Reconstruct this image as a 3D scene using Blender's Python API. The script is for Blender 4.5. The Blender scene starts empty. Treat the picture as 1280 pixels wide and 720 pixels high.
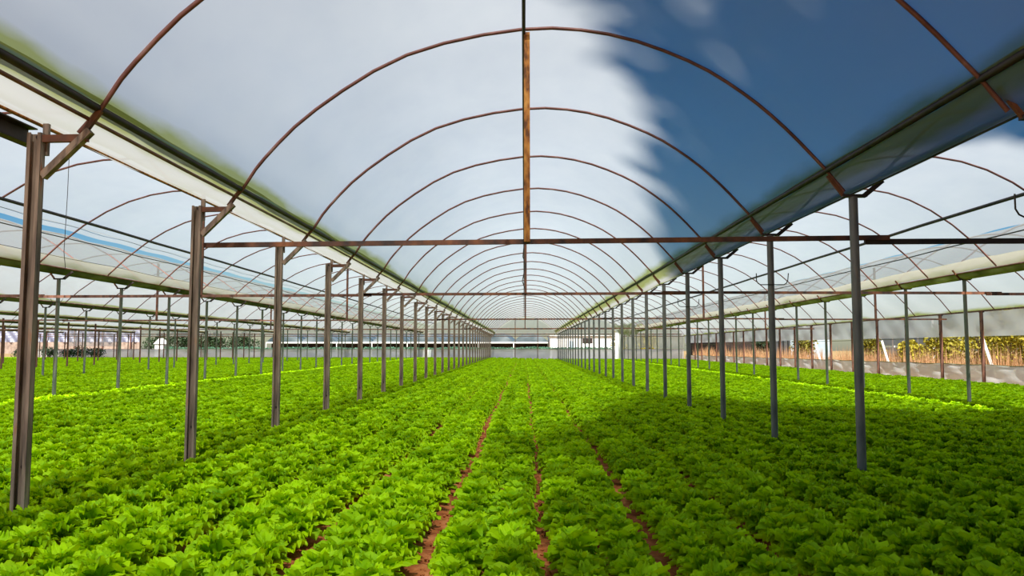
import bpy, math, random
from mathutils import Vector, Matrix, Euler
R = random.Random(7)
C = bpy.context.scene.collection
S = bpy.context.scene
PI = math.pi
CZ = 1.22                      # eye height above the soil

# ---------------------------------------------------------------- camera
cam = bpy.data.cameras.new('camera'); cam.lens = 28.125; cam.sensor_width = 36
cam.clip_end = 600
co = bpy.data.objects.new('camera', cam); C.objects.link(co)
co.location = (0, 0, CZ)
co.rotation_euler = Euler((PI/2 + math.atan(0.077), 0, 0.015), 'XYZ')
S.camera = co
# ---------------------------------------------------------------- sky, sun, exposure
SUN = Vector((0.08, -0.80, 1.0)).normalized()
w = bpy.data.worlds.new('sky'); S.world = w; w.use_nodes = True
nt = w.node_tree; nt.nodes.clear()
sk = nt.nodes.new('ShaderNodeTexSky'); sk.sky_type = 'NISHITA'; sk.sun_disc = False
sk.sun_elevation = math.asin(SUN.z); sk.sun_rotation = math.atan2(SUN.x, SUN.y)
sk.air_density = 1.0; sk.dust_density = 0.9; sk.ozone_density = 2.0
hs = nt.nodes.new('ShaderNodeHueSaturation'); hs.inputs['Saturation'].default_value = 1.6
bg = nt.nodes.new('ShaderNodeBackground'); bg.inputs[1].default_value = 0.098
wo = nt.nodes.new('ShaderNodeOutputWorld')
nt.links.new(sk.outputs[0], hs.inputs['Color']); nt.links.new(hs.outputs[0], bg.inputs[0]); nt.links.new(bg.outputs[0], wo.inputs[0])
sl = bpy.data.lights.new('sun', 'SUN'); sl.energy = 11.0; sl.angle = math.radians(1.2); sl.color = (1.0, 0.95, 0.86)
so = bpy.data.objects.new('sun', sl); C.objects.link(so)
so.rotation_euler = SUN.to_track_quat('Z', 'Y').to_euler(); so.location = (0, -20, 40)
S.view_settings.view_transform = 'Standard'; S.view_settings.look = 'None'
S.view_settings.gamma = 1; S.view_settings.exposure = 0.0
S.cycles.transparent_max_bounces = 24
S.cycles.max_bounces = 8; S.cycles.diffuse_bounces = 3; S.cycles.transmission_bounces = 6

# ---------------------------------------------------------------- helpers
def tag(o, label=None, cat=None, group=None, kind=None):
    if label: o['label'] = label
    if cat: o['category'] = cat
    if group: o['group'] = group
    if kind: o['kind'] = kind
    return o
def empty(name, loc=(0, 0, 0), rz=0):
    o = bpy.data.objects.new(name, None); C.objects.link(o); o.location = loc; o.rotation_euler = (0, 0, rz)
    o.empty_display_size = .1
    return o
class MB:
    def __init__(s): s.v = []; s.f = []; s.sm = []; s.col = []
    def add(s, vs, fs, smooth=False):
        b = len(s.v); s.v += [tuple(p) for p in vs]; s.f += [tuple(i+b for i in f) for f in fs]; s.sm += [smooth]*len(fs)
        return s
    def box(s, x0, x1, y0, y1, z0, z1):
        return s.add([(x, y, z) for x in (x0, x1) for y in (y0, y1) for z in (z0, z1)],
              [(0, 1, 3, 2), (4, 6, 7, 5), (0, 4, 5, 1), (2, 3, 7, 6), (0, 2, 6, 4), (1, 5, 7, 3)])
    def bar(s, a, b, wd, ht, up=(0, 0, 1)):
        a = Vector(a); b = Vector(b); d = (b-a).normalized(); up = Vector(up)
        if abs(d.dot(up)) > .98: up = Vector((0, 1, 0))
        r = d.cross(up).normalized()*wd/2; u = r.cross(d).normalized()*ht/2
        return s.add([a-r-u, a+r-u, a+r+u, a-r+u, b-r-u, b+r-u, b+r+u, b-r+u],
              [(0, 3, 2, 1), (4, 5, 6, 7), (0, 1, 5, 4), (1, 2, 6, 5), (2, 3, 7, 6), (3, 0, 4, 7)])
    def tube(s, pts, r, n=8, cap=True):
        pts = [Vector(p) for p in pts]; vs = []; fs = []; m = len(pts); pr = None
        for i, p in enumerate(pts):
            d = (pts[min(i+1, m-1)]-pts[max(i-1, 0)]).normalized()
            if pr is None:
                a = Vector((0, 0, 1)) if abs(d.z) < .9 else Vector((0, 1, 0))
                pr = d.cross(a).normalized()
            pr = (pr-d*pr.dot(d)).normalized(); q = d.cross(pr)
            rr = r[i] if isinstance(r, (list, tuple)) else r
            for k in range(n):
                t = 2*PI*k/n; vs.append(p+(pr*math.cos(t)+q*math.sin(t))*rr)
        for i in range(m-1):
            for k in range(n):
                fs.append((i*n+k, i*n+(k+1) % n, (i+1)*n+(k+1) % n, (i+1)*n+k))
        s.add(vs, fs, True)
        if cap: s.add(vs[:n], [tuple(range(n-1, -1, -1))]); s.add(vs[-n:], [tuple(range(n))])
        return s
    def grid(s, fn, nu, nv, smooth=True):
        vs = [fn(i/nu, j/nv) for i in range(nu+1) for j in range(nv+1)]
        fs = [(i*(nv+1)+j, (i+1)*(nv+1)+j, (i+1)*(nv+1)+j+1, i*(nv+1)+j+1) for i in range(nu) for j in range(nv)]
        return s.add(vs, fs, smooth)
    def mesh(s, name, mat):
        m = bpy.data.meshes.new(name); m.from_pydata(s.v, [], s.f); m.polygons.foreach_set('use_smooth', s.sm)
        m.materials.append(mat); m.update(); return m
    def build(s, name, mat, parent=None, loc=None):
        o = bpy.data.objects.new(name, s.mesh(name, mat)); C.objects.link(o)
        if parent: o.parent = parent
        if loc: o.location = loc
        return o
def link(name, mesh, parent=None, loc=(0, 0, 0)):
    o = bpy.data.objects.new(name, mesh); C.objects.link(o); o.location = loc
    if parent: o.parent = parent
    return o
def copy_tree(o, parent=None):
    c = o.copy(); C.objects.link(c)
    if parent: c.parent = parent
    for ch in list(o.children): copy_tree(ch, c)
    return c
def gz(X, Y):                                   # soil height
    return 0.0035*Y-0.0205*max(-3.1, min(3.1, X))

# ---------------------------------------------------------------- materials
def nodes(name):
    m = bpy.data.materials.new(name); m.use_nodes = True; n = m.node_tree; n.nodes.clear()
    o = n.nodes.new('ShaderNodeOutputMaterial'); return m, n, o
def N(n, t, **k):
    x = n.nodes.new(t)
    for a, b in k.items(): setattr(x, a, b)
    return x
def noise(n, scale, detail=4, coord='Object', sc=(1, 1, 1)):
    tc = N(n, 'ShaderNodeTexCoord'); mp = N(n, 'ShaderNodeMapping'); mp.inputs['Scale'].default_value = sc
    x = N(n, 'ShaderNodeTexNoise'); x.inputs['Scale'].default_value = scale; x.inputs['Detail'].default_value = detail
    n.links.new(tc.outputs[coord], mp.inputs[0]); n.links.new(mp.outputs[0], x.inputs['Vector']); return x.outputs['Fac']
def ramp(n, src, stops):
    r = N(n, 'ShaderNodeValToRGB'); e = r.color_ramp.elements
    while len(e) < len(stops): e.new(.5)
    for k, (p, c) in enumerate(stops):
        e[k].position = p; e[k].color = (*c, 1) if len(c) == 3 else c
    n.links.new(src, r.inputs[0]); return r.outputs[0]
def solid(name, stops, scale=6, rough=.6, metal=0, sc=(1, 1, 1), bump=0, spec=.4):
    m, n, o = nodes(name); b = N(n, 'ShaderNodeBsdfPrincipled')
    f = noise(n, scale, 6, sc=sc); c = ramp(n, f, stops); n.links.new(c, b.inputs['Base Color'])
    b.inputs['Roughness'].default_value = rough; b.inputs['Metallic'].default_value = metal
    b.inputs['Specular IOR Level'].default_value = spec
    if bump:
        bp = N(n, 'ShaderNodeBump'); bp.inputs['Strength'].default_value = bump; bp.inputs['Distance'].default_value = .03
        n.links.new(f, bp.inputs['Height']); n.links.new(bp.outputs[0], b.inputs['Normal'])
    n.links.new(b.outputs[0], o.inputs[0]); return m
def foliage(name, c1, c2, tr=.35, rough=.5, tcol=None, spec=.3):
    m, n, o = nodes(name)
    f = noise(n, 14, 3); oi = N(n, 'ShaderNodeObjectInfo')
    a = N(n, 'ShaderNodeMath', operation='MULTIPLY_ADD'); a.inputs[1].default_value = .5; 
    n.links.new(oi.outputs['Random'], a.inputs[0]); n.links.new(f, a.inputs[2])
    c = ramp(n, a.outputs[0], [(.3, c1), (1.0, c2)])
    b = N(n, 'ShaderNodeBsdfPrincipled'); b.inputs['Roughness'].default_value = rough; b.inputs['Specular IOR Level'].default_value = spec
    n.links.new(c, b.inputs['Base Color'])
    t = N(n, 'ShaderNodeBsdfTranslucent'); t.inputs[0].default_value = (*(tcol or c2), 1)
    mx = N(n, 'ShaderNodeMixShader'); mx.inputs[0].default_value = tr
    n.links.new(b.outputs[0], mx.inputs[1]); n.links.new(t.outputs[0], mx.inputs[2]); n.links.new(mx.outputs[0], o.inputs[0]); return m
def film(name, clear=.4, colr=(.88, .9, .9), stain=0, stain_col=(.22, .25, .05), creases=0, tint=(1, 1, 1)):
    """polyethylene film: part clear, part milky; 'edge' attribute = how close to a gutter (algae)"""
    m, n, o = nodes(name)
    tr = N(n, 'ShaderNodeBsdfTransparent'); tr.inputs[0].default_value = (*tint, 1)
    tl = N(n, 'ShaderNodeBsdfTranslucent'); df = N(n, 'ShaderNodeBsdfDiffuse')
    gl = N(n, 'ShaderNodeBsdfGlossy'); gl.inputs['Roughness'].default_value = .35; gl.inputs[0].default_value = (.9, .9, .9, 1)
    f = noise(n, .8, 8, sc=(1, .3, 1))
    base = ramp(n, f, [(.3, tuple(c*.93 for c in colr)), (.7, colr)])
    col = base; facs = None
    if stain:
        at = N(n, 'ShaderNodeAttribute', attribute_name='edge')
        nz = noise(n, 2.2, 6, sc=(1.5, .35, 1.5))
        ad = N(n, 'ShaderNodeMath', operation='MULTIPLY_ADD'); ad.inputs[1].default_value = .9; ad.inputs[2].default_value = -.45
        n.links.new(nz, ad.inputs[0])
        a2 = N(n, 'ShaderNodeMath', operation='ADD', use_clamp=True)
        n.links.new(at.outputs['Fac'], a2.inputs[0]); n.links.new(ad.outputs[0], a2.inputs[1])
        k = N(n, 'ShaderNodeMapRange'); k.inputs[1].default_value = .45; k.inputs[2].default_value = .85; k.inputs[4].default_value = stain
        n.links.new(a2.outputs[0], k.inputs[0]); facs = k.outputs[0]
        mc = N(n, 'ShaderNodeMix', data_type='RGBA'); mc.inputs['B'].default_value = (*stain_col, 1)
        n.links.new(base, mc.inputs['A']); n.links.new(facs, mc.inputs['Factor']); col = mc.outputs['Result']
    n.links.new(col, tl.inputs[0]); n.links.new(col, df.inputs[0])
    m1 = N(n, 'ShaderNodeMixShader'); m1.inputs[0].default_value = .32
    n.links.new(tl.outputs[0], m1.inputs[1]); n.links.new(df.outputs[0], m1.inputs[2])
    m3 = N(n, 'ShaderNodeMixShader'); m3.inputs[0].default_value = .05
    n.links.new(m1.outputs[0], m3.inputs[1]); n.links.new(gl.outputs[0], m3.inputs[2])
    m2 = N(n, 'ShaderNodeMixShader')
    dn = noise(n, 3.0, 8, sc=(1, .5, 1))
    cl = N(n, 'ShaderNodeMapRange'); cl.inputs[1].default_value = .3; cl.inputs[2].default_value = .7
    cl.inputs[3].default_value = 1-clear-.02; cl.inputs[4].default_value = 1-clear+.02
    n.links.new(dn, cl.inputs[0]); fo = cl.outputs[0]
    if facs:
        mm = N(n, 'ShaderNodeMix'); mm.inputs['B'].default_value = .9
        n.links.new(facs, mm.inputs['Factor']); n.links.new(fo, mm.inputs['A']); fo = mm.outputs['Result']
    n.links.new(fo, m2.inputs[0]); n.links.new(tr.outputs[0], m2.inputs[1]); n.links.new(m3.outputs[0], m2.inputs[2])
    n.links.new(m2.outputs[0], o.inputs[0]); return m

M = {}
M['film'] = film('roof_film', .30, colr=(.53, .55, .56), stain=.95, tint=(.86, .92, 1))
M['trough'] = film('gutter_film', .15, colr=(.42, .43, .42), stain=.9)
M['flap'] = film('cream_film', .2, colr=(.60, .57, .46), stain=.8)
M['wallfilm'] = film('wall_film', .08, colr=(.84, .90, .90))
M['endfilm'] = film('end_wall_film', .1, colr=(.92, .91, .90))
M['gable'] = film('gable_film', .5, colr=(.80, .79, .77))
M['lilac'] = film('lilac_film', .1, colr=(.5, .52, .75))
M['rust'] = solid('rusty_steel', [(.35, (.05, .03, .025)), (.55, (.16, .06, .03)), (.75, (.3, .11, .04))], 7, .7, sc=(1, 1, .6), bump=.2)
M['arch'] = solid('arch_pipe', [(.3, (.10, .035, .025)), (.6, (.22, .09, .07)), (.8, (.32, .2, .17))], 5, .5, .2)
M['orange'] = solid('orange_rust', [(.35, (.14, .05, .015)), (.5, (.42, .16, .03)), (.7, (.6, .28, .06))], 25, .8, sc=(1, 1, .4), bump=.2)
M['channel'] = solid('channel_steel', [(.3, (.06, .05, .045)), (.48, (.22, .165, .13)), (.62, (.33, .26, .20)), (.72, (.36, .13, .04))], 5, .6, .2, sc=(4, 4, .5), bump=.15)
M['post'] = solid('grey_pipe', [(.3, (.10, .105, .11)), (.6, (.21, .21, .20)), (.75, (.32, .24, .17))], 4, .5, .35, sc=(3, 3, .7))
M['galv'] = solid('weathered_galvanised_pipe', [(.3, (.12, .15, .13)), (.55, (.2, .22, .18)), (.72, (.22, .11, .06))], 3, .55, .2, sc=(3, 3, .8))
M['brown'] = solid('brown_post', [(.3, (.07, .03, .02)), (.6, (.2, .09, .06)), (.75, (.3, .15, .09))], 5, .7, sc=(3, 3, .8))
M['dark'] = solid('dark_steel', [(.3, (.012, .01, .012)), (.7, (.05, .035, .03))], 6, .6, .2)
M['gutter'] = solid('mossy_gutter', [(.3, (.03, .03, .015)), (.5, (.09, .1, .03)), (.7, (.2, .2, .08))], 3, .8, sc=(1, .4, 1))
M['lightgutter'] = solid('stained_cream_gutter', [(.3, (.12, .12, .03)), (.5, (.36, .35, .16)), (.7, (.62, .58, .42))], 3, .8, sc=(1, .4, 1))
M['wire'] = solid('wire', [(.3, (.03, .03, .03)), (.7, (.07, .06, .05))], 6, .5, .5)
M['white'] = solid('white_paint', [(.3, (.75, .75, .74)), (.7, (.86, .86, .85))], 2, .6)
M['soil'] = solid('red_soil', [(.3, (.20, .055, .018)), (.5, (.36, .115, .035)), (.7, (.50, .2, .075))], 9, .95, bump=.8, spec=.1)
M['outer'] = solid('dry_ground', [(.3, (.2, .13, .06)), (.7, (.42, .3, .14))], 1.2, .95, bump=.4, spec=.1)
M['lettuce'] = foliage('lettuce_leaf', (.085, .27, .001), (.43, .71, .001), .33, .6, (.75, .95, .001), .15)
M['shrub'] = foliage('shrub_leaf', (.03, .05, .008), (.42, .36, .03), .25, .6, (.55, .45, .04))
M['darkleaf'] = foliage('dark_leaf', (.006, .018, .006), (.03, .06, .02), .1, .6)
M['tree'] = foliage('tree_leaf', (.02, .05, .01), (.06, .12, .02), .2, .6)
M['vine'] = foliage('vine_leaf', (.16, .38, .24), (.42, .70, .48), .3, .6)
M['dry'] = foliage('dry_grass_blade', (.28, .11, .045), (.78, .55, .32), .35, .8, (.8, .45, .15), .1)
M['bark'] = solid('bark', [(.3, (.08, .05, .03)), (.7, (.2, .14, .09))], 8, .9, bump=.5)
M['bluepane'] = solid('pale_panel', [(.3, (.28, .36, .42)), (.7, (.45, .53, .58))], 1, .35)
M['slate'] = solid('distant_greenhouse_film', [(.35, (.03, .05, .06)), (.5, (.08, .11, .125)), (.7, (.2, .24, .26))], .8, .5, sc=(.4, 1, 1))
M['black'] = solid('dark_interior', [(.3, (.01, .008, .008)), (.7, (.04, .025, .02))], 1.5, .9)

# ---------------------------------------------------------------- profiles (heights relative to the eye)
def cr(pts, n):                                 # catmull-rom resample
    P = [Vector(p) for p in pts]; P = [P[0]*2-P[1]]+P+[P[-1]*2-P[-2]]; out = []
    for i in range(1, len(P)-2):
        for k in range(n):
            t = k/n; a, b, c, d = P[i-1:i+3]
            out.append(.5*((2*b)+(c-a)*t+(2*a-5*b+4*c-d)*t*t+(3*b-a-3*c+d)*t**3))
    out.append(P[-2]); return out
MAIN = [(-2.62, 1.50), (-2.42, 1.79), (-1.95, 2.25), (-1.10, 2.77), (-.03, 3.01), (.8, 2.96), (1.54, 2.70), (2.04, 2.39), (2.42, 2.06), (2.80, 1.65)]
main_prof = [(p.x, p.y) for p in cr(MAIN, 6)]
def span_prof(xa, za, xb, zb, apex, n=56):
    out = []
    for i in range(n+1):
        t = -1+2*i/n; s = 1-abs(t)**2.2; x = xa+(xb-xa)*i/n; base = za+(zb-za)*i/n
        out.append((x, base+(apex-base)*s))
    return out
YS, YE = -1.0, 73.0
STEP = 2.5
def YK(k): return 7.325+STEP*k
ROWS_L = [-3.07, -9.3, -16.0, -22.6, -29.2, -35.8, -42.4, -49.0]
ROWS_R = [3.02, 8.9, 14.5]
spans = [('middle', None)]
profs = {}
profs['M'] = main_prof
profs['L2'] = span_prof(-9.12, 1.62, -3.30, 1.56, 3.0)
profs['R2'] = span_prof(3.30, 1.60, 8.72, 1.54, 3.0)
profs['R3'] = span_prof(9.08, 1.54, 14.5, 1.20, 2.85)
for i in range(2, 8):
    if i < 7: profs['L%d' % (i+1)] = span_prof(ROWS_L[i]+.18, 1.62, ROWS_L[i-1]-.18, 1.62, 3.0)
SP_LABEL = {'M': 'middle bay', 'L2': 'first bay left of the middle bay', 'L3': 'second bay left of the middle bay', 'L4': 'third bay left of the middle bay',
  'L5': 'fourth bay left of the middle bay', 'L6': 'fifth bay left of the middle bay', 'L7': 'sixth bay left of the middle bay', 'R2': 'first bay right of the middle bay', 'R3': 'bay along the right side wall'}

# ---------------------------------------------------------------- ground
def floor_mesh():
    mb = MB()
    xs = [-56, -40, -25, -12, -6] + [-4.0+.04*i for i in range(176)] + [5, 9, 14.6]
    ys = [-1, 1, 2.5] + [3.2+.06*i for i in range(130)] + [11.5+i*.5 for i in range(20)] + [22, 25, 30, 40, 55, 73.2]
    from mathutils import noise as nz
    def h(x, y):
        b = gz(x, y)
        if -4 <= x <= 3.1 and 3 < y < 22: b += .022*nz.noise(Vector((x*9, y*9, 0)))+.012*nz.noise(Vector((x*24, y*24, 3)))
        return b
    nx, ny = len(xs), len(ys)
    mb.add([(x, y, h(x, y)) for x in xs for y in ys], [(i*ny+j, (i+1)*ny+j, (i+1)*ny+j+1, i*ny+j+1) for i in range(nx-1) for j in range(ny-1)], True)
    return mb
fl = floor_mesh().build('floor', M['soil']); tag(fl, kind='structure')
g = MB()
def gfn(u, v):
    x = -160+300*u; y = -60+320*v
    return (x, y, gz(x, y)-.07)
g.grid(gfn, 24, 24); tag(g.build('ground', M['outer']), 'dry yellowish ground around the greenhouse', kind='structure')

# ---------------------------------------------------------------- roof film
def film_sheet(prof, y0, y1, bays=True, ny=2.5, sag=.03, crease=0, seed=0):
    mb = MB(); edge = []; rr = random.Random(seed)
    nyy = int((y1-y0)/(STEP/6)); n = len(prof)
    ph = [rr.uniform(0, 6) for _ in range(8)]
    xm = (prof[0][0]+prof[-1][0])/2; hw = (prof[-1][0]-prof[0][0])/2
    def fn(u, v):
        y = y0+(y1-y0)*v; i = min(int(u*(n-1)+.5), n-1); x, z = prof[i]
        b = abs(math.sin(PI*(y-7.325)/STEP))
        t = abs(x-xm)/hw
        z2 = z+.02-sag*b*(1-t**6)
        z2 += .012*math.sin(y*3.1+ph[0]+x*1.3)*(t**3)
        if crease: z2 += crease*math.sin(y*2*PI/STEP+x*2.0)*(t**2)*(1-t**8)
        return (x, y, z2+CZ)
    mb.grid(fn, n-1, nyy)
    for i in range(n):
        x = prof[i][0]; t = abs(x-xm)/hw
        e = max(0, 1-(x-prof[0][0])/.12, 1-(prof[-1][0]-x)/.20)
        edge += [e]*(nyy+1)
    return mb, edge
def put_edge(o, edge):
    a = o.data.attributes.new('edge', 'FLOAT', 'POINT'); a.data.foreach_set('value', edge)
for key, pr in profs.items():
    p = pr
    if key == 'L2': p = [q for q in pr if q[0] > -8.58]
    if key == 'R2': p = [q for q in pr if q[0] < 8.28]
    mb, ed = film_sheet(p, YS, YE, seed=len(key)+ord(key[0]), crease=.05 if key in ('L3', 'R3', 'L4') else 0)
    o = mb.build('ceiling', M['film'])
    if key == 'L2': n0 = len(ed)//len(p); ed = [max(0, e-1.0*(i < len(ed)//2)) for i, e in enumerate(ed)]
    if key == 'R2': ed = [max(0, e-1.0*(i > len(ed)//2)) for i, e in enumerate(ed)]
    put_edge(o, ed)
    tag(o, 'milky plastic film roof vault over the '+SP_LABEL[key], kind='structure')

# ---------------------------------------------------------------- gutters between bays
def strip(prof, y0, y1, stepy=.42, wob=.0, seed=1):
    mb = MB(); n = len(prof); nyy = int((y1-y0)/stepy); rr = random.Random(seed); a = [rr.uniform(0, 6) for _ in range(4)]
    def fn(u, v):
        y = y0+(y1-y0)*v; x, z = prof[min(int(u*(n-1)+.5), n-1)]
        q = wob*(math.sin(y*2.3+a[0])+.6*math.sin(y*5.1+a[1]+x*3))
        return (x, y, z+CZ+q)
    mb.grid(fn, n-1, nyy); return mb, nyy
def gutter(row_x, prof, edges, pipes, label, y0):
    t = empty('rain_gutter', (0, 0, 0)); tag(t, label, 'gutter', 'gutters running between the bays')
    mb, nyy = strip(prof, y0, YE, wob=.008, seed=int(abs(row_x)*10))
    o = mb.build('trough', M['trough'], t); put_edge(o, [e for e in edges for _ in range(nyy+1)])
    for nm, x, z, r, mt in pipes:
        m2 = MB(); 
        m2.tube([(x, y0+(YE-y0)*i/30, z+CZ+.006*math.sin(i*1.7)) for i in range(31)], r, 8)
        m2.build(nm, M[mt], t)
    return t
gutter(-3.07, [(-2.60, 1.53), (-2.66, 1.46), (-2.70, 1.425), (-2.85, 1.405), (-3.04, 1.425), (-3.18, 1.47), (-3.30, 1.56)], [1.0, .95, .75, .1, .45, .2, .5],
   [('inner_pipe', -2.64, 1.495, .026, 'dark'), ('lower_pipe', -2.69, 1.425, .013, 'arch'), ('edge_cord', -3.04, 1.415, .007, 'orange'), ('outer_pipe', -3.28, 1.53, .02, 'arch')],
   'white film gutter with dark pipe above the channel posts left of the middle bay', YS)
gutter(3.02, [(2.78, 1.68), (2.84, 1.60), (2.90, 1.53), (3.0, 1.485), (3.12, 1.485), (3.22, 1.52), (3.30, 1.60)], [1.0, 1.0, .75, .3, .8, .3, .4],
   [('inner_pipe', 2.80, 1.655, .026, 'dark'), ('lower_pipe', 3.12, 1.475, .009, 'wire'), ('outer_pipe', 3.30, 1.603, .022, 'rust')],
   'shaded film gutter with green folds above the smooth posts right of the middle bay', YS)
def box_gutter(x, z, y0, label, mat='gutter'):
    t = empty('rain_gutter', (x, 0, 0)); tag(t, label, 'gutter', 'gutters running between the bays')
    mb = MB(); n = 20
    prof = [(-.15, .09), (-.10, .02), (-.04, -.02), (.04, -.02), (.10, .02), (.15, .09)]
    mb.grid(lambda u, v: (prof[int(u*5+.5)][0], y0+(YE-y0)*v, z+CZ+prof[int(u*5+.5)][1]), 5, 30)
    mb.build('channel', M[mat], t)
    for s in (-1, 1):
        MB().tube([(s*.15, y0, z+CZ+.09), (s*.15, YE, z+CZ+.09)], .018, 6).build('rim_pipe', M['arch'], t)
    return t
box_gutter(-9.3, 1.52, 10, 'dark mossy gutter over the posts standing in the bright lettuce strip on the left')
box_gutter(8.9, 1.43, 10, 'mossy gutter over the posts standing in the bright lettuce strip on the right', 'lightgutter')
ORD = ['nearest', 'second', 'third', 'fourth', 'fifth', 'sixth', 'seventh', 'eighth', 'ninth', 'tenth', 'eleventh', 'twelfth', 'thirteenth', 'fourteenth', 'fifteenth', 'sixteenth', 'seventeenth', 'eighteenth', 'nineteenth', 'twentieth']
for i in range(2, 8):
    box_gutter(ROWS_L[i], 1.52, 14+4*(i-2), 'dark gutter over the %s row of posts to the left of the middle bay' % ORD[i])
# cream film flaps hanging inside the two roof vents
for sx, xg, zg, xv, nm in ((-1, -9.12, 1.62, -8.72, 'left'), (1, 8.72, 1.54, 8.38, 'right')):
    mb, nyy = strip([(xg+sx*.0, zg+.0), (xg-sx*.05, zg+.14), (xg-sx*.09, zg+.19)], 10, YE, wob=.012, seed=5)
    o = mb.build('vent_flap', M['flap']); put_edge(o, [.7]*(nyy+1)+[.3]*(nyy+1)+[.5]*(nyy+1))
    tag(o, 'narrow cream film edge along the open roof vent of the %s side bay' % nm, 'film', 'film edges along roof vents')

# ---------------------------------------------------------------- longitudinal pipes and wires
def line(name, x, z, y0, y1, r, mat, label, cat='pipe', sag=0, group=None):
    mb = MB(); n = 34
    mb.tube([(x, y0+(y1-y0)*i/n, z+CZ-sag*abs(math.sin(i*PI/2+.1))+.006*math.sin(i*2.1)) for i in range(n+1)], r, 6)
    return tag(mb.build(name, M[mat]), label, cat, group)
line('ridge_pipe', .0, 2.985, YS, YE, .017, 'dark', 'thin dark ridge pipe under the top of the middle vault')
def on_ray(pr, m):
    best = min(((abs(z/abs(x)-m), x, z) for x, z in pr if abs(x) > 7.3), key=lambda q: q[0]); return best[1], best[2]-.045
xl, zl = on_ray(profs['L2'], .300); xr, zr = on_ray(profs['R2'], .311)
line('purlin_pipe', xl, zl, 8, YE, .028, 'dark', 'thick dark purlin pipe under the left side roof')
line('purlin_pipe', xr, zr, 8, YE, .030, 'dark', 'thick dark purlin pipe under the right side roof')
line('vent_wire', -8.60, 2.09, 8, YE, .010, 'wire', 'black wire along the upper edge of the left roof vent', 'wire', .01)
line('vent_wire', 8.30, 1.99, 8, YE, .012, 'wire', 'black wire along the upper edge of the right roof vent', 'wire', .01)
line('guide_wire', -8.40, 2.30, 8, YE, .005, 'wire', 'very thin wire just below the left purlin pipe', 'wire', .02)
line('guide_wire', -8.95, 1.80, 10, YE, .005, 'wire', 'thin pale wire just above the left mossy gutter', 'wire', .02)
# thin hanging wire
tag(MB().tube([(-4.25, 7.3, 2.42+CZ), (-4.25, 7.3, 1.45+CZ), (-4.26, 7.3, .9+CZ), (-4.24, 7.3, .75+CZ)], .003, 5).build('hanging_wire', M['wire']), 'hair-thin wire hanging beside the nearest channel post', 'wire')
# near channel beam ending at the first left post
cb = MB(); a = .055
cb.box(-3.16, -3.15, 1.6, 4.95, 1.28+CZ, 1.40+CZ); cb.box(-3.16, -3.09, 1.6, 4.95, 1.28+CZ, 1.288+CZ); cb.box(-3.16, -3.09, 1.6, 4.95, 1.392+CZ, 1.40+CZ)
tag(cb.build('channel_beam', M['dark']), 'dark steel channel beam running overhead to the nearest left post', 'beam')

# ---------------------------------------------------------------- arches
def arch_mesh(prof, r=.016, feet=None):
    pts = [(x, 0, z+CZ) for x, z in prof]
    if feet: pts = [(feet[0][0], 0, feet[0][1]+CZ)]+pts+[(feet[1][0], 0, feet[1][1]+CZ)]
    return MB().tube(pts, r, 7).mesh('roof_arch', M['arch'])
am = arch_mesh([(x, z-.005) for x, z in main_prof[::2]], .0165, ((-2.754, 1.336), (2.95, 1.45)))
def far_label(base, far, k, n=12):
    n = 20
    return base % ORD[k] if k < n else far
ARCH_Y0 = {'M': 4.8, 'L2': 7.3, 'L3': 14.8, 'L4': 24.8, 'L5': 34.8, 'L6': 44.8, 'L7': 54.8, 'R2': 7.3, 'R3': 14.8}
for key, pr in profs.items():
    me = am if key == 'M' else arch_mesh(pr[::4], .016)
    k = 0; idx = 0
    for kk in range(-1, 27):
        y = YK(kk)
        if y < ARCH_Y0[key]-.3: continue
        o = link('roof_arch', me, loc=(0, y, 0))
        if key == 'M': lab = far_label('%s curved rusty pipe arch under the middle film vault, counted from the camera', 'thin curved pipe arch far down the middle film vault', k, 10)
        else: lab = far_label('%s curved pipe arch in view under the '+SP_LABEL[key], 'thin curved pipe arch far down the '+SP_LABEL[key], k, 6)
        tag(o, lab, 'arch', 'roof arches over the '+SP_LABEL[key]); k += 1

# ---------------------------------------------------------------- posts
def channel_post():
    """left row of the middle bay: open steel channel, stub and diagonal brace up to the arch foot"""
    t = empty('steel_post', (0, 0, 0)); zt = 1.33+CZ
    mb = MB(); w2 = .043
    mb.box(-w2, w2, -.004, .004, -.12, zt)                         # web
    mb.box(-w2, -w2+.008, -.045, .004, -.12, zt); mb.box(w2-.008, w2, -.045, .004, -.12, zt)
    mb.box(-w2, -w2+.022, -.047, -.041, -.12, zt); mb.box(w2-.022, w2, -.047, -.041, -.12, zt)
    mb.build('upright', M['channel'], t)
    MB().box(.02, .055, .006, .03, 1.2+CZ, 1.40+CZ).build('top_plate', M['channel'], t)
    m = MB(); m.bar((.04, -.02, 1.295+CZ), (.32, -.02, 1.30+CZ), .03, .045); m.build('stub_arm', M['rust'], t)
    m = MB(); m.bar((.05, -.02, 1.06+CZ), (.335, -.02, 1.345+CZ), .035, .05); m.bar((.066, -.045, 1.045+CZ), (.35, -.045, 1.33+CZ), .02, .012); m.build('brace', M['channel'], t)
    m = MB(); m.bar((.29, -.01, 1.34+CZ), (.385, -.01, 1.475+CZ), .028, .030); m.build('arch_shoe', M['rust'], t)
    for z in (1.31, .42-CZ+.1):
        MB().tube([(0, -.012, z+CZ), (0, .004, z+CZ)], .012, 6).build('bolt', M['dark'], t)
    return t
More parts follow.
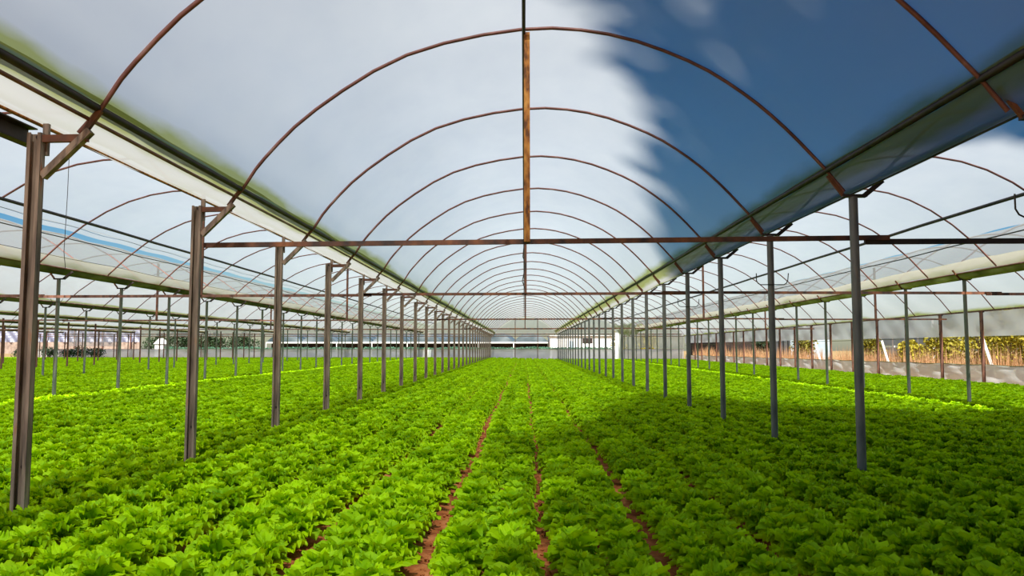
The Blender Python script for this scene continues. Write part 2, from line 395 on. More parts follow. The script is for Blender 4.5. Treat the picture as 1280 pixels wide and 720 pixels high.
def pipe_post(mat, r=.038, top=1.40, cradle=True, hook=False):
    t = empty('steel_post', (0, 0, 0)); zt = top+CZ
    MB().tube([(0, 0, -.15), (0, 0, zt)], r, 12).build('upright', M[mat], t)
    if cradle:
        m = MB(); m.bar((-.1, 0, zt+.01), (.12, 0, zt+.01), .06, .025); m.build('top_plate', M['dark'], t)
        m = MB(); m.bar((-.09, 0, zt+.015), (-.23, 0, zt+.20), .026, .028); m.build('arm', M['rust'], t)
        m = MB(); m.bar((.10, 0, zt+.01), (.27, 0, zt+.15), .05, .04); m.build('arm', M['dark'], t)
    return t
def add_hook(t, z=.79, w=.19, h=.14, r=.006):
    pts = []
    z += CZ
    pts = [(-w, -.045, z+h), (-w, -.045, z+.05), (-w+.02, -.045, z+.015), (-w+.05, -.045, z), (w-.05, -.045, z), (w-.02, -.045, z+.015), (w, -.045, z+.05), (w+.01, -.045, z+h)]
    MB().tube(pts, r, 6).build('hook', M['wire'], t)
def place(src, x, y, first, label, group):
    o = src if first else copy_tree(src)
    o.location = (x, y, gz(x, y)-.08*0)
    tag(o, label, 'post', group); return o
# uprights are modelled from z=0; sink follows the soil with a matching base
cp = channel_post(); first = True
for k in range(-1, 27):
    lab = far_label('%s rusty channel post with diagonal brace, in the row left of the middle bay', 'slim channel post far down the row left of the middle bay', k+1)
    o = place(cp, -3.03 if k > -1 else -3.005, YK(k), first, lab, 'channel posts left of the middle bay'); first = False
    o.location.z = 0
pp = pipe_post('post', .040, 1.40); first = True
protos_R = []
for k in range(-1, 27):
    x = 3.03 if k >= 0 else 3.13
    lab = far_label('%s smooth grey pipe post in the row right of the middle bay', 'slim grey pipe post far down the row right of the middle bay', max(k, 0) if k >= 0 else 0)
    if k == -1: lab = 'grey pipe post just past the right edge of the frame, carrying a wire hook'
    o = place(pp, x, YK(k), first, lab, 'pipe posts right of the middle bay'); first = False
    o.location.z = 0; protos_R.append(o)
for i in (0, 2, 4): add_hook(protos_R[i])
g2 = pipe_post('galv', .036, 1.40, True); first = True
ROWN = {-9.3: ('standing in the bright strip on the left', 15.8), -16.0: ('of the third row left of the middle bay', 24.0), -22.6: ('of the fourth row left of the middle bay', 34.4), -29.2: ('of the fifth row left of the middle bay', 44.6),
        -35.8: ('of the sixth row left of the middle bay', 54.5), -42.4: ('of the seventh row left of the middle bay', 64.6), 8.9: ('standing in the bright strip on the right', 16.25)}
bp = pipe_post('brown', .042, 1.36, False)
fb = True
for X, (nm, y0) in ROWN.items():
    j = 0; y = y0
    while y < YE-.3:
        lab = far_label('%s thin pipe post in view '+nm, 'thin pipe post far down the line '+nm, j, 8)
        if X < -20: o = place(bp, X, y, fb, lab.replace('thin pipe', 'brown pipe'), 'posts '+nm); fb = False
        else: o = place(g2, X, y, first, lab, 'posts '+nm); first = False
        o.location.z = 0
        if X == -9.3 and j == 0: hooked = o
        j += 1; y += STEP
add_hook(hooked, .95, .12, .06, .005)
# side wall posts
def side_post():
    t = empty('side_wall_post', (0, 0, 0))
    MB().tube([(0, 0, -.15), (0, 0, 1.22+CZ)], .055, 10).build('upright', M['brown'], t)
    MB().box(-.05, .07, -.06, .06, 1.17+CZ, 1.21+CZ).build('cap', M['rust'], t)
    for z in (1.15, 1.75, 2.1):
        MB().tube([(-.06, -.02, z), (-.045, -.015, z)], .02, 6).build('bolt', M['dark'], t)
    return t
sp = side_post(); y = 23.0; j = 0
while y < YE-.3:
    o = sp if j == 0 else copy_tree(sp)
    o.location = (14.45, y, -.0)
    tag(o, far_label('%s brown bolted post along the right side wall', 'brown post far down the right side wall', j, 10) if j else 'brown bolted post at the right frame edge along the side wall', 'post', 'brown posts along the right side wall')
    y += STEP; j += 1

# ---------------------------------------------------------------- cross bars and king posts
BY = [7.42, 14.92, 27.42, 39.92]
BN = ['nearest', 'second', 'third', 'fourth']
def cbar(xa, xb, y, za, zb, label, mat='rust', h=.05):
    m = MB(); m.bar((xa, y, za+CZ), (xb, y, zb+CZ), .03, h); return tag(m.build('cross_bar', M[mat]), label, 'bar', 'cross bars tying the posts')
for i, y in enumerate(BY):
    if i == 0:
        cbar(-3.03, 3.42, y+.06, .985, 1.045, 'nearest long rusty cross bar spanning the middle bay', 'rust', .046)
        cbar(3.2, 8.9, y+.09, 1.01, 1.03, 'dark cross bar continuing right from the nearest cross bar joint', 'dark', .05)
    else:
        cbar(-3.1, 3.1, y+.06, 1.035, 1.05, '%s rusty cross bar spanning the middle bay' % BN[i])
        cbar(2.6, 8.9, y+.09, 1.07, 1.05, '%s cross bar from the camera in the first bay right of the middle bay' % BN[i], 'rust')
        cbar(8.6, 14.4, y+.06, 1.03, 1.03, '%s cross bar from the camera in the bay along the right side wall' % BN[i], 'rust')
        for q in range(0, 6):
            if abs(ROWS_L[q])/y > .75: continue
            cbar(ROWS_L[q]+.2, ROWS_L[q+1]-.0, y+.06+.03*(q % 2), 1.02, 1.0, '%s cross bar from the camera in the %s bay left of the middle bay' % (BN[i], ['first', 'second', 'third', 'fourth', 'fifth', 'sixth'][q]), 'brown')
def king(x, y, zb, zt, r, mat, label):
    m = MB(); m.bar((x, y, zb+CZ), (x, y, zt+CZ), 2*r, 2*r); tag(m.build('king_post', M[mat]), label, 'pipe', 'vertical pipes between cross bars and roof arches')
king(.03, 7.40, 1.0, 3.0, .028, 'orange', 'orange rusted vertical pipe from nearest cross bar to roof arch')
king(.03, 14.95, 1.05, 3.0, .022, 'rust', 'second vertical pipe down the centre of the middle vault')
king(.05, 27.45, 1.05, 3.0, .022, 'rust', 'third vertical pipe down the centre of the middle vault')
king(.05, 39.95, 1.05, 3.0, .022, 'rust', 'fourth vertical pipe down the centre of the middle vault')
for i, y in enumerate(BY[1:]):
    king(-6.1, y+.05, 1.02, 2.98, .03, 'rust', '%s vertical pipe hanging in the first bay left of the middle bay' % ['nearest', 'second', 'third'][i])
    king(6.15, y+.05, 1.05, 2.98, .03, 'rust', '%s vertical pipe hanging in the first bay right of the middle bay' % ['nearest', 'second', 'third'][i])
    if i: king(12.0, y+.05, 1.03, 2.8, .03, 'rust', '%s vertical pipe hanging in the bay along the right wall' % ['', 'nearest', 'second'][i])
    if i: king(-12.7, y+.05, 1.02, 2.98, .03, 'rust', '%s vertical pipe hanging in the second bay left of the middle bay' % ['', 'nearest', 'second'][i])
# dangling cable at the second king post
tag(MB().tube([(.0, 14.6, 2.98+CZ), (.01, 14.6, 2.0+CZ), (-.02, 14.6, 1.7+CZ), (.03, 14.6, 1.55+CZ), (-.03, 14.6, 1.25+CZ), (.02, 14.6, 1.1+CZ)], .008, 6).build('dangling_cable', M['wire']), 'loose black cable dangling below the ridge pipe', 'cable')

# ---------------------------------------------------------------- end wall
def wrinkle_sheet(p0, p1, z0, z1, nu, nv, amp, seed, normal):
    rr = random.Random(seed); ph = [rr.uniform(0, 6) for _ in range(5)]
    mb = MB(); p0 = Vector(p0); p1 = Vector(p1); L = (p1-p0).length
    def fn(u, v):
        p = p0+(p1-p0)*u; s = u*L; z = z0+(z1-z0)*v
        d = amp*(math.sin(s*1.9+v*4+ph[0])+.6*math.sin(s*4.3-v*6+ph[1])+.5*math.sin(s*2.5*v+ph[2]))
        b = gz(p.x, p.y)*(1-v)
        return (p.x+normal[0]*d, p.y+normal[1]*d, z+b+.02*math.sin(s*2*PI/STEP)*v)
    mb.grid(fn, nu, nv); return mb
wb = empty('wall_back', (0, 0, 0)); tag(wb, 'plastic film end wall across the far end of the bays', kind='structure')
wrinkle_sheet((-46, 73.1, 0), (14.5, 73.1, 0), 0, 1.26, 240, 5, .03, 3, (0, 1)).build('lower_film', M['endfilm'], wb)
wrinkle_sheet((8.9, 73.12, 0), (14.5, 73.12, 0), 1.2, 2.7, 40, 5, .03, 3, (0, 1)).build('upper_film', M['gable'], wb)
wrinkle_sheet((-42, 73.12, 0), (-37.5, 73.12, 0), 1.2, 2.7, 40, 5, .03, 3, (0, 1)).build('upper_film', M['gable'], wb)
for key, pr in profs.items():
    mb = MB(); n = len(pr)
    mb.grid(lambda u, v: (pr[min(int(u*(n-1)+.5), n-1)][0], 73.1+.02*math.sin(u*30), 2.42+(pr[min(int(u*(n-1)+.5), n-1)][1]+CZ-2.42)*v), n-1, 3)
    mb.build('gable_film', M['gable'], wb)
m = MB(); m.bar((-46, 72.95, 2.62), (14.5, 72.95, 2.62), .05, .07); m.build('rail', M['rust'], wb)
m = MB(); m.bar((-46, 72.95, 3.08), (14.5, 72.95, 3.08), .05, .06); m.build('rail', M['rust'], wb)
m = MB(); m.bar((-46, 72.95, 2.42), (14.5, 72.95, 2.42), .04, .05); m.build('rail', M['brown'], wb)
m = MB(); m.bar((-46, 73.0, 1.26), (14.5, 73.0, 1.26), .03, .03); m.build('rail', M['brown'], wb)
for x, l in ((-.8, 'left'), (1.24, 'right')):
    m = MB(); m.tube([(x, 72.8, 0), (x, 72.8, 4.1)], .03, 8)
    tag(m.build('end_wall_post', M['rust']), 'slim post of the far end wall, the %s one of the middle bay' % l, 'post', 'end wall posts')
def cards(mb, c, rad, n, size, rng, squash=1.0, shell=.55):
    for _ in range(n):
        while True:
            p = Vector((rng.uniform(-1, 1), rng.uniform(-1, 1), rng.uniform(-1, 1)))
            if shell < p.length < 1: break
        p = Vector((p.x*rad[0], p.y*rad[1], p.z*rad[2]))+Vector(c)
        s = size*rng.uniform(.6, 1.3); e = Euler((rng.uniform(-1.2, 1.2), rng.uniform(-1.2, 1.2), rng.uniform(0, 6.28))).to_matrix()
        q = [e @ Vector(v)*s for v in ((-.5, 0, 0), (0, -.32, .08), (.55, 0, 0), (0, .32, .08))]
        mb.add([p+x for x in q], [(0, 1, 2, 3)])
vb = MB(); rv = random.Random(4)
for i in range(5200):
    x = rv.uniform(-33, 8); d = .5+.5*math.sin(x*1.3)*math.sin(x*.37+1)
    cards(vb, (x, 73.3, 1.28+.16*rv.random()*d), (.1, .1, .1), 1, .16, rv, shell=0)
tag(vb.build('climbing_vine', M['vine']), 'blue-green vine creeping along the top of the far low film wall', 'vine', kind='stuff')

# right side wall
wr = empty('wall_right', (0, 0, 0)); tag(wr, 'grey plastic film side wall on the right with an open middle band', kind='structure')
wrinkle_sheet((14.6, 20, 0), (14.6, 73, 0), 0, .73, 260, 8, .022, 5, (1, 0)).build('lower_film', M['wallfilm'], wr)
wrinkle_sheet((14.6, 20, 0), (14.6, 73, 0), 1.62, 2.43, 200, 4, .012, 8, (1, 0)).build('upper_film', M['wallfilm'], wr)
m = MB(); m.bar((14.5, 20, 2.44), (14.5, 73, 2.44), .05, .05); m.build('rail', M['brown'], wr)
m = MB(); m.tube([(14.6, 20+i*.5, .73+.012*math.sin(i*.5*2*PI/STEP)) for i in range(107)], .015, 6); m.build('film_hem', M['gutter'], wr)
m = MB(); m.tube([(14.6, 20, 1.62), (14.6, 73, 1.62)], .012, 6); m.build('film_hem', M['gutter'], wr)

# bundled film hanging at the far right
mb = MB(); rr = random.Random(9)
def bf(u, v):
    x = 6.9+2.3*u; s = .55*math.sin(PI*u)*(1-v)
    return (x, 62+.35*math.sin(u*17+v*3), 1.95+CZ-.9*v*(.4+.6*math.sin(PI*u))+.08*math.sin(u*23)-.35*u*0)
mb.grid(bf, 30, 8); o = mb.build('bundled_film', M['flap']); put_edge(o, [.5+.5*rr.random() for _ in o.data.vertices])
tag(o, 'gathered olive-stained film hanging under the far end of the right side roof', 'film')
# white panels standing at the field's far end
for x0, x1, z1, lab in ((-8.95, -8.42, 1.2, 'small white box at the far end where the left bright strip ends'), (8.25, 8.75, 2.7, 'tall white door at the far end where the right bright strip ends')):
    t = empty('white_box' if x0 < 0 else 'white_door', ((x0+x1)/2, 72.6, 0)); w2 = (x1-x0)/2
    MB().box(-w2, w2, -.03, .03, .1, z1).build('board', M['white'], t)
    for s in (-1, 1): MB().box(s*w2-.02, s*w2+.02, -.045, .045, .05, z1+.02).build('frame_edge', M['white'], t)
    tag(t, lab, 'box' if x0 < 0 else 'door')

# ---------------------------------------------------------------- things outside
# long neighbouring greenhouse behind the end wall
ng = empty('neighbouring_greenhouse', (0, 96, 0)); tag(ng, 'long low greenhouse with grey-blue film vaults behind the far end wall', 'greenhouse')
x = -31.0; q = 0
while x < 1.5:
    pr = span_prof(x, 0, x+4.2, 0, .95, 10)
    m = MB(); m.grid(lambda u, v: (pr[min(int(u*10+.5), 10)][0], v*26, 2.15+pr[min(int(u*10+.5), 10)][1]+.06*v*10), 10, 4)
    m.add([(a, 0, 2.15+b) for a, b in pr], [tuple(range(11))])
    m.build('roof_vault', M['slate'], ng)
    MB().box(x, x+4.2, -.1, 0, 1.98, 2.12).build('white_eave', M['white'], ng)
    MB().tube([(x, -.05, 0), (x, -.05, 2.0)], .06, 6).build('post', M['white'], ng)
    x += 4.25; q += 1
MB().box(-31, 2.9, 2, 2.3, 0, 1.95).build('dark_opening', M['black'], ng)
# white building
wbld = empty('white_building', (7.6, 92, 0)); tag(wbld, 'low white building with one dark window beyond the far end wall', 'building')
MB().box(-4.6, 3.6, 0, 8, 0, 2.72).build('wall', M['white'], wbld)
MB().box(-4.7, 3.7, -.2, 8.2, 2.72, 2.86).build('roof', M['white'], wbld)
MB().box(-.9, .25, -.04, 0.02, 1.95, 2.5).build('window', M['black'], wbld)
MB().box(-2.4, -1.9, -.04, 0.02, 1.2, 2.2).build('window', M['bluepane'], wbld)
# left: lilac film house with dry reeds under it, shrubs in front
lh = empty('lilac_film_house', (-50.5, 82, 0)); tag(lh, 'neighbouring film house with lilac striped roof behind the field on the far left', 'greenhouse')
mb = MB(); mb.grid(lambda u, v: (-17+28*u, .15*math.sin(u*190+v*9), 2.0+1.6*v), 400, 6); mb.build('roof_film', M['lilac'], lh)
mb = MB(); mb.grid(lambda u, v: (-17+28*u, .1*math.sin(u*150), .8+1.2*v), 200, 2); mb.build('tan_side', solid('tan_film', [(.3, (.22, .16, .13)), (.7, (.42, .32, .26))], 3, .8), lh)
for i in range(10): MB().tube([(-16+2.9*i, -.3, 0), (-16+2.9*i, -.3, 3.6)], .06, 6).build('post', M['brown'], lh)
def shrub(x, y, r, h, n, mat, label, seed, size=.16, group=None, cat='shrub'):
    t = empty('shrub' if cat == 'shrub' else 'tree', (x, y, gz(x, y)-.05)); rng = random.Random(seed)
    mb = MB()
    for k in range(7):
        a = rng.uniform(0, 6.28); rr = r*.45*rng.random()**.5
        cards(mb, (rr*math.cos(a), rr*math.sin(a), h*rng.uniform(.4, .75)), (r*.6, r*.6, h*.32), n//7, size, rng, shell=.2)
    mb.build('foliage', mat, t)
    st = MB()
    for k in range(6):
        a = rng.uniform(0, 6.28); st.tube([(0, 0, 0), (r*.25*math.cos(a), r*.25*math.sin(a), h*.4), (r*.5*math.cos(a), r*.5*math.sin(a), h*.85)], [.03, .02, .008], 5)
    st.build('stem', M['bark'], t)
    tag(t, label, cat, group); return t
for i, x in enumerate((-45.5, -43, -41.3, -39.8, -38.6)):
    shrub(x, 72.0, 1.0, 1.1+.2*(i % 2), 700, M['darkleaf'], '%s dark green shrub from the left along the far left field edge' % ['leftmost', 'second', 'third', 'fourth', 'fifth'][i], 30+i, .14, 'dark shrubs at the far left field edge')
for i, x in enumerate((-36, -33.2, -30.5, -27.8)):
    shrub(x, 79, 2.0, 2.9, 1400, M['darkleaf'], '%s of the black-green bushes showing through the far left wall opening' % ['leftmost', 'second from left', 'third from left', 'rightmost'][i], 40+i, .22, 'bushes behind the far left wall opening')
hut = empty('white_hut', (-34.6, 75.6, 0)); tag(hut, 'tiny bright white hut between the dark bushes far left', 'hut')
MB().box(-.45, .45, 0, .8, 0, 1.75).build('wall', M['white'], hut); MB().add([(-.55, -.1, 1.75), (.55, -.1, 1.75), (0, -.1, 2.3), (-.55, .9, 1.75), (.55, .9, 1.75), (0, .9, 2.3)], [(0, 1, 2), (3, 5, 4), (0, 2, 5, 3), (1, 4, 5, 2)]).build('roof', M['white'], hut)
shrub(8.9, 76, .9, 2.9, 420, M['shrub'], 'olive-leaved bush just outside the far end wall beside the white panel', 61, .2)
shrub(11.8, 77, 1.3, 2.8, 900, M['shrub'], 'rounder olive bush outside the far end wall, right of the white panel', 62, .2)
# right side: bushes, dry grass, pale structures
bushes = [(18.0, 29.3, 1.5, 2.7), (18.2, 32.0, 1.4, 2.6), (18.0, 34.6, 1.2, 2.3), (17.6, 36.6, .8, 1.8), (20.2, 31.5, 1.6, 3.2), (18.0, 42.2, .9, 2.3), (18.0, 51.5, 1.0, 2.4), (18, 26.4, 1.4, 2.9)]
bl = ['yellow-green bush outside the side wall just inside the right frame edge', 'yellow-green bush outside the side wall, second from the right edge', 'yellow-green bush outside the side wall, third from the right edge',
      'smaller yellow-green bush outside the side wall, fourth from the right edge', 'taller bush behind the yellow-green bushes at the right', 'bush left of the pale framed glasshouse outside the side wall',
      'bush in dry grass outside the middle of the side wall', 'bush cut off by the right frame edge outside the side wall']
for i, (x, y, r, h) in enumerate(bushes): shrub(x, y, r, h, 1500, M['shrub'], bl[i], 70+i, .17, 'bushes outside the right side wall')
dg = MB(); rg = random.Random(12)
for i in range(22000):
    y = 20+53*rg.random()**1.2; x = 15.2+(3.2 if y < 69 else 1.6)*rg.random(); b = gz(x, y)-.05
    if math.sin(y*1.7)+math.sin(y*.63+1) < -1.0+rg.random()*.8: continue
    h = rg.uniform(.5, 1.3)*(.85+.35*math.sin(y*1.1+x)); a = rg.uniform(0, 6.28); l = rg.uniform(.05, .3); ww = rg.uniform(.012, .03)
    dx, dy = math.cos(a), math.sin(a)
    dg.add([(x-dy*ww, y+dx*ww, b), (x+dy*ww, y-dx*ww, b), (x+dx*l, y+dy*l, b+h)], [(0, 1, 2)])
tag(dg.build('dry_grass', M['dry']), 'orange-tan dry grass growing along the outside of the side wall', 'grass', kind='stuff')
for i, y in enumerate((26.5, 34.0, 41.8)):
    t = empty('leaning_stake', (15.4, y, 0)); MB().bar((.1, 0, .0), (-.2, .3, 1.6), .07, .07).build('pole', M['white'], t)
    MB().tube([(-.2, .3, 1.58), (-.68, 1.0, 2.40)], .012, 5).build('guy_wire', M['wire'], t)
    tag(t, '%s white stake leaning on a guy wire outside the right side wall' % ['nearest', 'second', 'farthest'][i], 'stake', 'white leaning stakes')
gh = empty('glasshouse', (21.5, 42.5, 0)); tag(gh, 'pale framed glasshouse with bluish panes outside the right side wall', 'greenhouse')
for k in range(5):
    for r in range(2): MB().box(-.02, .02, k*1.5+.08, k*1.5+1.42, .1+r*1.35, 1.35+r*1.35).build('pane', M['bluepane'], gh)
for k in range(6): MB().box(-.06, .06, k*1.5-.05, k*1.5+.05, 0, 2.9).build('frame_post', M['white'], gh)
MB().box(-.06, .06, -.05, 7.55, 2.82, 2.92).build('eave', M['white'], gh)
sh = empty('white_shed', (20, 60.5, 0)); tag(sh, 'low white shed outside the middle of the right side wall', 'shed')
MB().box(0, 3, 0, 4.5, 0, 2.9).build('wall', M['bluepane'], sh); MB().box(-.15, 3.15, -.15, 4.65, 2.9, 3.0).build('roof', M['white'], sh)
for k in range(4): MB().box(-.05, 0, .5+k*1.1, .56+k*1.1, 0, 2.9).build('seam', M['wire'], sh)
nh = empty('shade_block', (17.2, 71.5, 0)); tag(nh, 'near-black block standing in for dark shade outside the far end of the right side wall', 'shed')  # near-black block put where there is only dark shade
MB().box(0, 3, 0, 13, .6, 3).build('shade_box', M['black'], nh)
for k in range(5): MB().tube([(-.05, .3+k*3.1, 0), (-.05, .3+k*3.1, 3)], .05, 6).build('post', M['brown'], nh)
for i, y in enumerate((68.5, 72.5, 77)):
    shrub(21.5, y, 1.8, 2.9, 900, M['darkleaf'], '%s dark bush behind the dry grass outside the side wall' % ['nearest', 'middle', 'farthest'][i], 90+i, .24, 'dark bushes behind the dry grass')

# tall trees behind the camera that shade the right of the middle bay; a side tree is added
def tall_tree(x, y, prof, n, label, seed):
    t = empty('tall_tree', (x, y, 0)); rng = random.Random(seed); mb = MB(); z = prof[0][0]; top = prof[-1][0]
    while z < top:
        k = max(i for i in range(len(prof)-1) if prof[i][0] <= z); a0, b0 = prof[k], prof[k+1]
        r = (a0[1]+(b0[1]-a0[1])*(z-a0[0])/(b0[0]-a0[0]))*rng.uniform(.85, 1.12)
        for q in range(8):
            a = rng.uniform(0, 6.28); rr = r*.5*rng.uniform(.6, 1.15)
            cards(mb, (rr*math.cos(a), rr*math.sin(a), z+rng.uniform(-.5, .5)), (r*.5+.15, r*.5+.15, .9), int(n*(.3+.7*r/3.6)), .6, rng, shell=.0)
        z += 1.0
    mb.build('crown', M['tree'], t)
    MB().tube([(0, 0, -.2), (.1, 0, top*.5), (0, 0, top*.93)], [.35, .22, .05], 10).build('trunk', M['bark'], t)
    tag(t, label, 'tree')
tall_tree(5.5, -6.0, [(3, 3.8), (8, 4.5), (14, 4.3), (18, 4.05), (22, 3.35), (25, 2.1), (29.5, .8)], 110, 'tall narrow tree behind the camera shading the middle roof', 1)
tall_tree(19.5, 5.0, [(2, 3.0), (6, 4.0), (12, 4.2), (17, 1.5)], 90, 'added unseen tree outside the right side wall, darkening the right beds', 3)  # added out of view to cut skylight over the right beds
tall_tree(11.2, -5.0, [(3, 3.5), (8, 4.6), (16, 4.6), (20, 3.6), (22.8, 1.2)], 130, 'broad tall tree behind the camera on the right', 2)

# ---------------------------------------------------------------- lettuces
def leaf_mesh(L, W, curl, ruffle, seed, nu=4, nv=16):
    """fan-shaped frilly leaf: grows along +x, curls over, lobed and ruffled rim"""
    rr = random.Random(seed); ph = rr.uniform(0, 6); mb = MB(); prof = [(0.0, 0.0)]
    for i in range(nu*4):
        a = -curl*((i+.5)/(nu*4))**1.4; prof.append((prof[-1][0]+L/(nu*4)*math.cos(a), prof[-1][1]+L/(nu*4)*math.sin(a)))
    lob = [1+.11*math.cos(j*1.45+ph) for j in range(nv+1)]
    def fn(u, v):
        s = v*2-1; j = int(v*nv+.5); uu = u*math.sqrt(max(0, 1-.55*s*s))*(lob[j] if u > .7 else 1)
        k = min(int(uu*nu*4), nu*4-1); f = uu*nu*4-k
        x = prof[k][0]+(prof[k+1][0]-prof[k][0])*f; z = prof[k][1]+(prof[k+1][1]-prof[k][1])*f
        wd = W*(.12+.88*min(1, u*1.35)**1.3)
        r = ruffle*u**1.6*(.45+.75*abs(s))
        z += r*math.sin(s*12+ph)+.25*W*s*s*u
        return (x+.8*r*math.cos(s*11+ph*2), s*wd+.5*r*math.sin(u*9+s*4), z)
    mb.grid(fn, nu, nv, True)
    return mb
def leaf_xf(phi, tilt, sc, z=0.0, roll=0):
    return Matrix.Translation((0, 0, z)) @ Matrix.Rotation(phi, 4, 'Z') @ Matrix.Rotation(-tilt, 4, 'Y') @ Matrix.Rotation(roll, 4, 'X') @ Matrix.Translation((.012, 0, 0)) @ Matrix.Scale(sc, 4)
LEAF = [leaf_mesh(.132, .036, 1.0, .020, 11), leaf_mesh(.142, .034, 1.3, .022, 12), leaf_mesh(.132, .031, 1.5, .023, 13), leaf_mesh(.137, .033, 1.2, .024, 14)]
LEAFM = [l.mesh('lettuce_leaf', M['lettuce']) for l in LEAF]
def head_layout(seed):
    rr = random.Random(seed); out = []
    for ring, (n, tilt, sc, z) in enumerate(((11, .60, 1.0, .015), (11, .92, 1.0, .025), (9, 1.20, 1.02, .03), (6, 1.43, .98, .04))):
        for k in range(n):
            phi = 2*PI*(k+.5*(ring % 2))/n+rr.uniform(-.25, .25)
            out.append((rr.choice([(0, 3), (1, 3), (1, 2), (2, 2)][ring]), leaf_xf(phi, tilt+rr.uniform(-.14, .14), sc*rr.uniform(.82, 1.14), z, rr.uniform(-.3, .3))))
    return out
LAY = [head_layout(s) for s in range(5)]
HEADM = []
for lay in LAY:
    mb = MB()
    for li, mx in lay: mb.add([mx @ Vector(v) for v in LEAF[li].v], LEAF[li].f, True)
    HEADM.append(mb.mesh('lettuce', M['lettuce']))
core = MB().tube([(0, 0, -.02), (0, 0, .03), (0, 0, .07)], [.02, .03, .012], 7).mesh('core', M['lettuce'])
fur0, pitch = .12, .64
pts = []                                        # (x, y, bed, scale, rot, tilt)
rl = random.Random(77)
b = -84
while b < 23:
    xc = fur0+pitch*(b+.5)
    for side in (-1, 1):
        y = 3.05+(.15 if side > 0 else 0)+rl.uniform(-.02, .02)
        near_path = (b == -1) or (b == 0 and side < 0) or (b == -2 and side > 0)
        off = .131
        while y < 72.6:
            x = xc+side*off+rl.uniform(-.018, .018)+.02*math.sin(y*.9)
            if -55.5 < x < 14.3 and abs(x)/max(y, .1) < .80+.5/y:
                # long wobble of the open soil paths
                if b == -1 and side > 0: x += .012
                if b == 0 and side < 0: x -= .010
                if b == -2 and side > 0: x -= .006
                if not (abs(x+3.07) < .07 or abs(x-3.03) < .06) or True:
                    pts.append((x, y, b, rl.uniform(.90, 1.14), rl.uniform(0, 6.28)))
            y += .285+rl.uniform(-.03, .03)
    b += 1
def in_view(p):
    x, y = p[0], p[1]
    return abs(x+.0)/y < .665 and y > 3.45
vis = sorted([p for p in pts if in_view(p)], key=lambda p: (p[0]**2*.2+p[1]**2))
near = vis[:300]; ns = set(id(p) for p in near)
NUM = ['first', 'second', 'third', 'fourth', 'fifth', 'sixth', 'seventh', 'eighth', 'ninth', 'tenth', 'eleventh', 'twelfth', 'thirteenth', 'fourteenth', 'fifteenth', 'sixteenth', 'seventeenth', 'eighteenth', 'nineteenth', 'twentieth']
def bedlabel(b):
    if b == -1: return 'bed between the two soil paths'
    if b >= 0: return '%s bed right of the soil paths' % NUM[b]
    return '%s bed left of the soil paths' % NUM[-2-b]
lines_ = {}
for p in sorted(near, key=lambda p: p[1]):
    sd = 'left' if p[0] < fur0+pitch*(p[2]+.5) else 'right'
    lines_.setdefault((p[2], sd), []).append(p)
LAB = {}
for (b_, sd), ps in lines_.items():
    for k_, p in enumerate(ps): LAB[id(p)] = '%s lettuce in the %s line of %s' % ('nearest' if k_ == 0 else NUM[k_]+' nearest', sd, bedlabel(b_))
srcs = [None]*5
for i, p in enumerate(near):
    x, y, b, sc, rot = p; vi = i % 5
    if i < 110:
        o = link('lettuce', core, loc=(x, y, gz(x, y)+.005))
        for li, mx in LAY[vi]:
            c = bpy.data.objects.new('leaf', LEAFM[li]); c.parent = o; c.matrix_local = mx; C.objects.link(c)
    else:
        o = link('lettuce', HEADM[vi], loc=(x, y, gz(x, y)+.005))
        if srcs[vi] is None: srcs[vi] = o
    o.rotation_euler = (rl.uniform(-.1, .1), rl.uniform(-.1, .1), rot); o.scale = (sc*1.08, sc*1.08, sc*1.4)
    tag(o, LAB[id(p)], 'lettuce', 'lettuces of the '+bedlabel(b))
rest = [p for p in pts if id(p) not in ns]
me = bpy.data.meshes.new('lettuce_field'); me.from_pydata([(p[0], p[1], gz(p[0], p[1])+.005) for p in rest], [], [])
def att(nm, tp, vals):
    a = me.attributes.new(nm, tp, 'POINT'); a.data.foreach_set('value' if tp != 'FLOAT_VECTOR' else 'vector', vals)
att('sc', 'FLOAT_VECTOR', [q for p in rest for q in (p[3]*1.08, p[3]*1.08, p[3]*1.4)]); att('ix', 'INT', [rl.randrange(5) for p in rest])
rv = []
for p in rest: rv += [rl.uniform(-.1, .1), rl.uniform(-.1, .1), p[4]]
att('rt', 'FLOAT_VECTOR', rv)
me.materials.append(M['lettuce'])
lf = bpy.data.objects.new('lettuce_field', me); C.objects.link(lf)
tag(lf, 'dense field of green lettuces filling all bays beyond the nearest heads', 'lettuce', kind='stuff')
ng_ = bpy.data.node_groups.new('plant_lettuces', 'GeometryNodeTree')
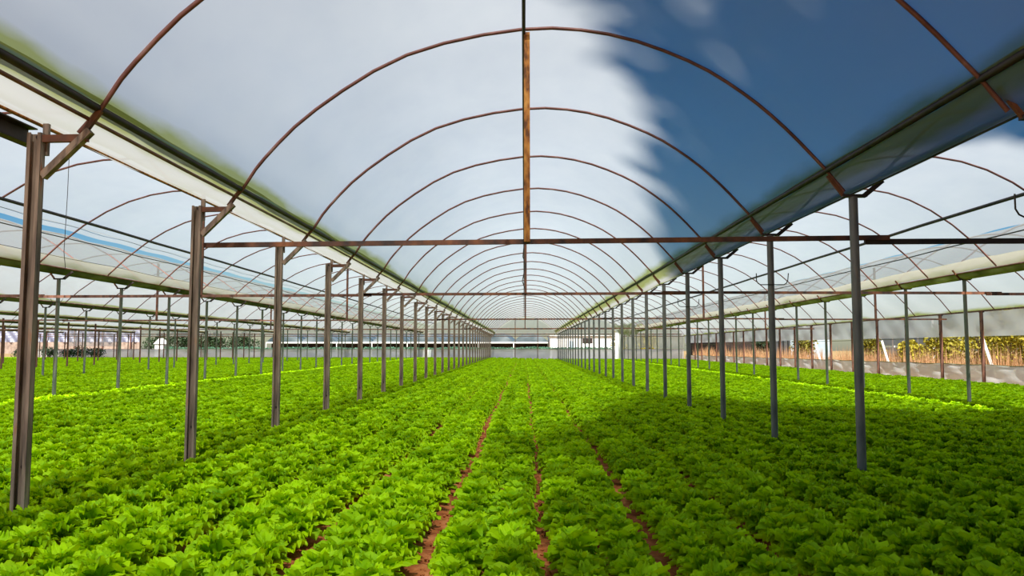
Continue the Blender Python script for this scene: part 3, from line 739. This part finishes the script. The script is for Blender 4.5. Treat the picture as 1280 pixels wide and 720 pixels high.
ng_.interface.new_socket('Geometry', in_out='INPUT', socket_type='NodeSocketGeometry'); ng_.interface.new_socket('Geometry', in_out='OUTPUT', socket_type='NodeSocketGeometry')
gi = ng_.nodes.new('NodeGroupInput'); go = ng_.nodes.new('NodeGroupOutput'); ip = ng_.nodes.new('GeometryNodeInstanceOnPoints'); jn = ng_.nodes.new('GeometryNodeJoinGeometry')
for s_ in srcs:
    oi = ng_.nodes.new('GeometryNodeObjectInfo'); oi.inputs['Object'].default_value = s_; oi.inputs['As Instance'].default_value = True; oi.transform_space = 'ORIGINAL'
    ng_.links.new(oi.outputs['Geometry'], jn.inputs[0])
def na(nm, tp):
    x = ng_.nodes.new('GeometryNodeInputNamedAttribute'); x.data_type = tp; x.inputs['Name'].default_value = nm; return x.outputs[0]
ip.inputs['Pick Instance'].default_value = True
ng_.links.new(gi.outputs[0], ip.inputs['Points']); ng_.links.new(jn.outputs[0], ip.inputs['Instance'])
ng_.links.new(na('ix', 'INT'), ip.inputs['Instance Index']); ng_.links.new(na('sc', 'FLOAT_VECTOR'), ip.inputs['Scale'])
er = ng_.nodes.new('FunctionNodeEulerToRotation'); ng_.links.new(na('rt', 'FLOAT_VECTOR'), er.inputs[0]); ng_.links.new(er.outputs[0], ip.inputs['Rotation'])
ng_.links.new(ip.outputs[0], go.inputs[0])
md = lf.modifiers.new('plants', 'NODES'); md.node_group = ng_

# clods on the open soil paths
cl = MB(); rc = random.Random(21)
for i in range(1500):
    y = 3.4+9*rc.random(); f = rc.choice([fur0, fur0, fur0-pitch, fur0-pitch, fur0+2*pitch, fur0-2*pitch]); x = f+rc.gauss(0, .045); r = rc.uniform(.004, .014)
    z = gz(x, y)+.008
    cl.add([(x+r, y, z), (x, y+r*.9, z), (x-r, y, z), (x, y-r, z), (x+r*.2, y, z+r), (x, y, z-r)], [(0, 1, 4), (1, 2, 4), (2, 3, 4), (3, 0, 4), (1, 0, 5), (2, 1, 5), (3, 2, 5), (0, 3, 5)], False)
tag(cl.build('soil_crumbs', M['soil']), 'crumbs of red soil scattered on the bare paths', 'soil', kind='stuff')
print('lettuces', len(pts), 'rest', len(rest))
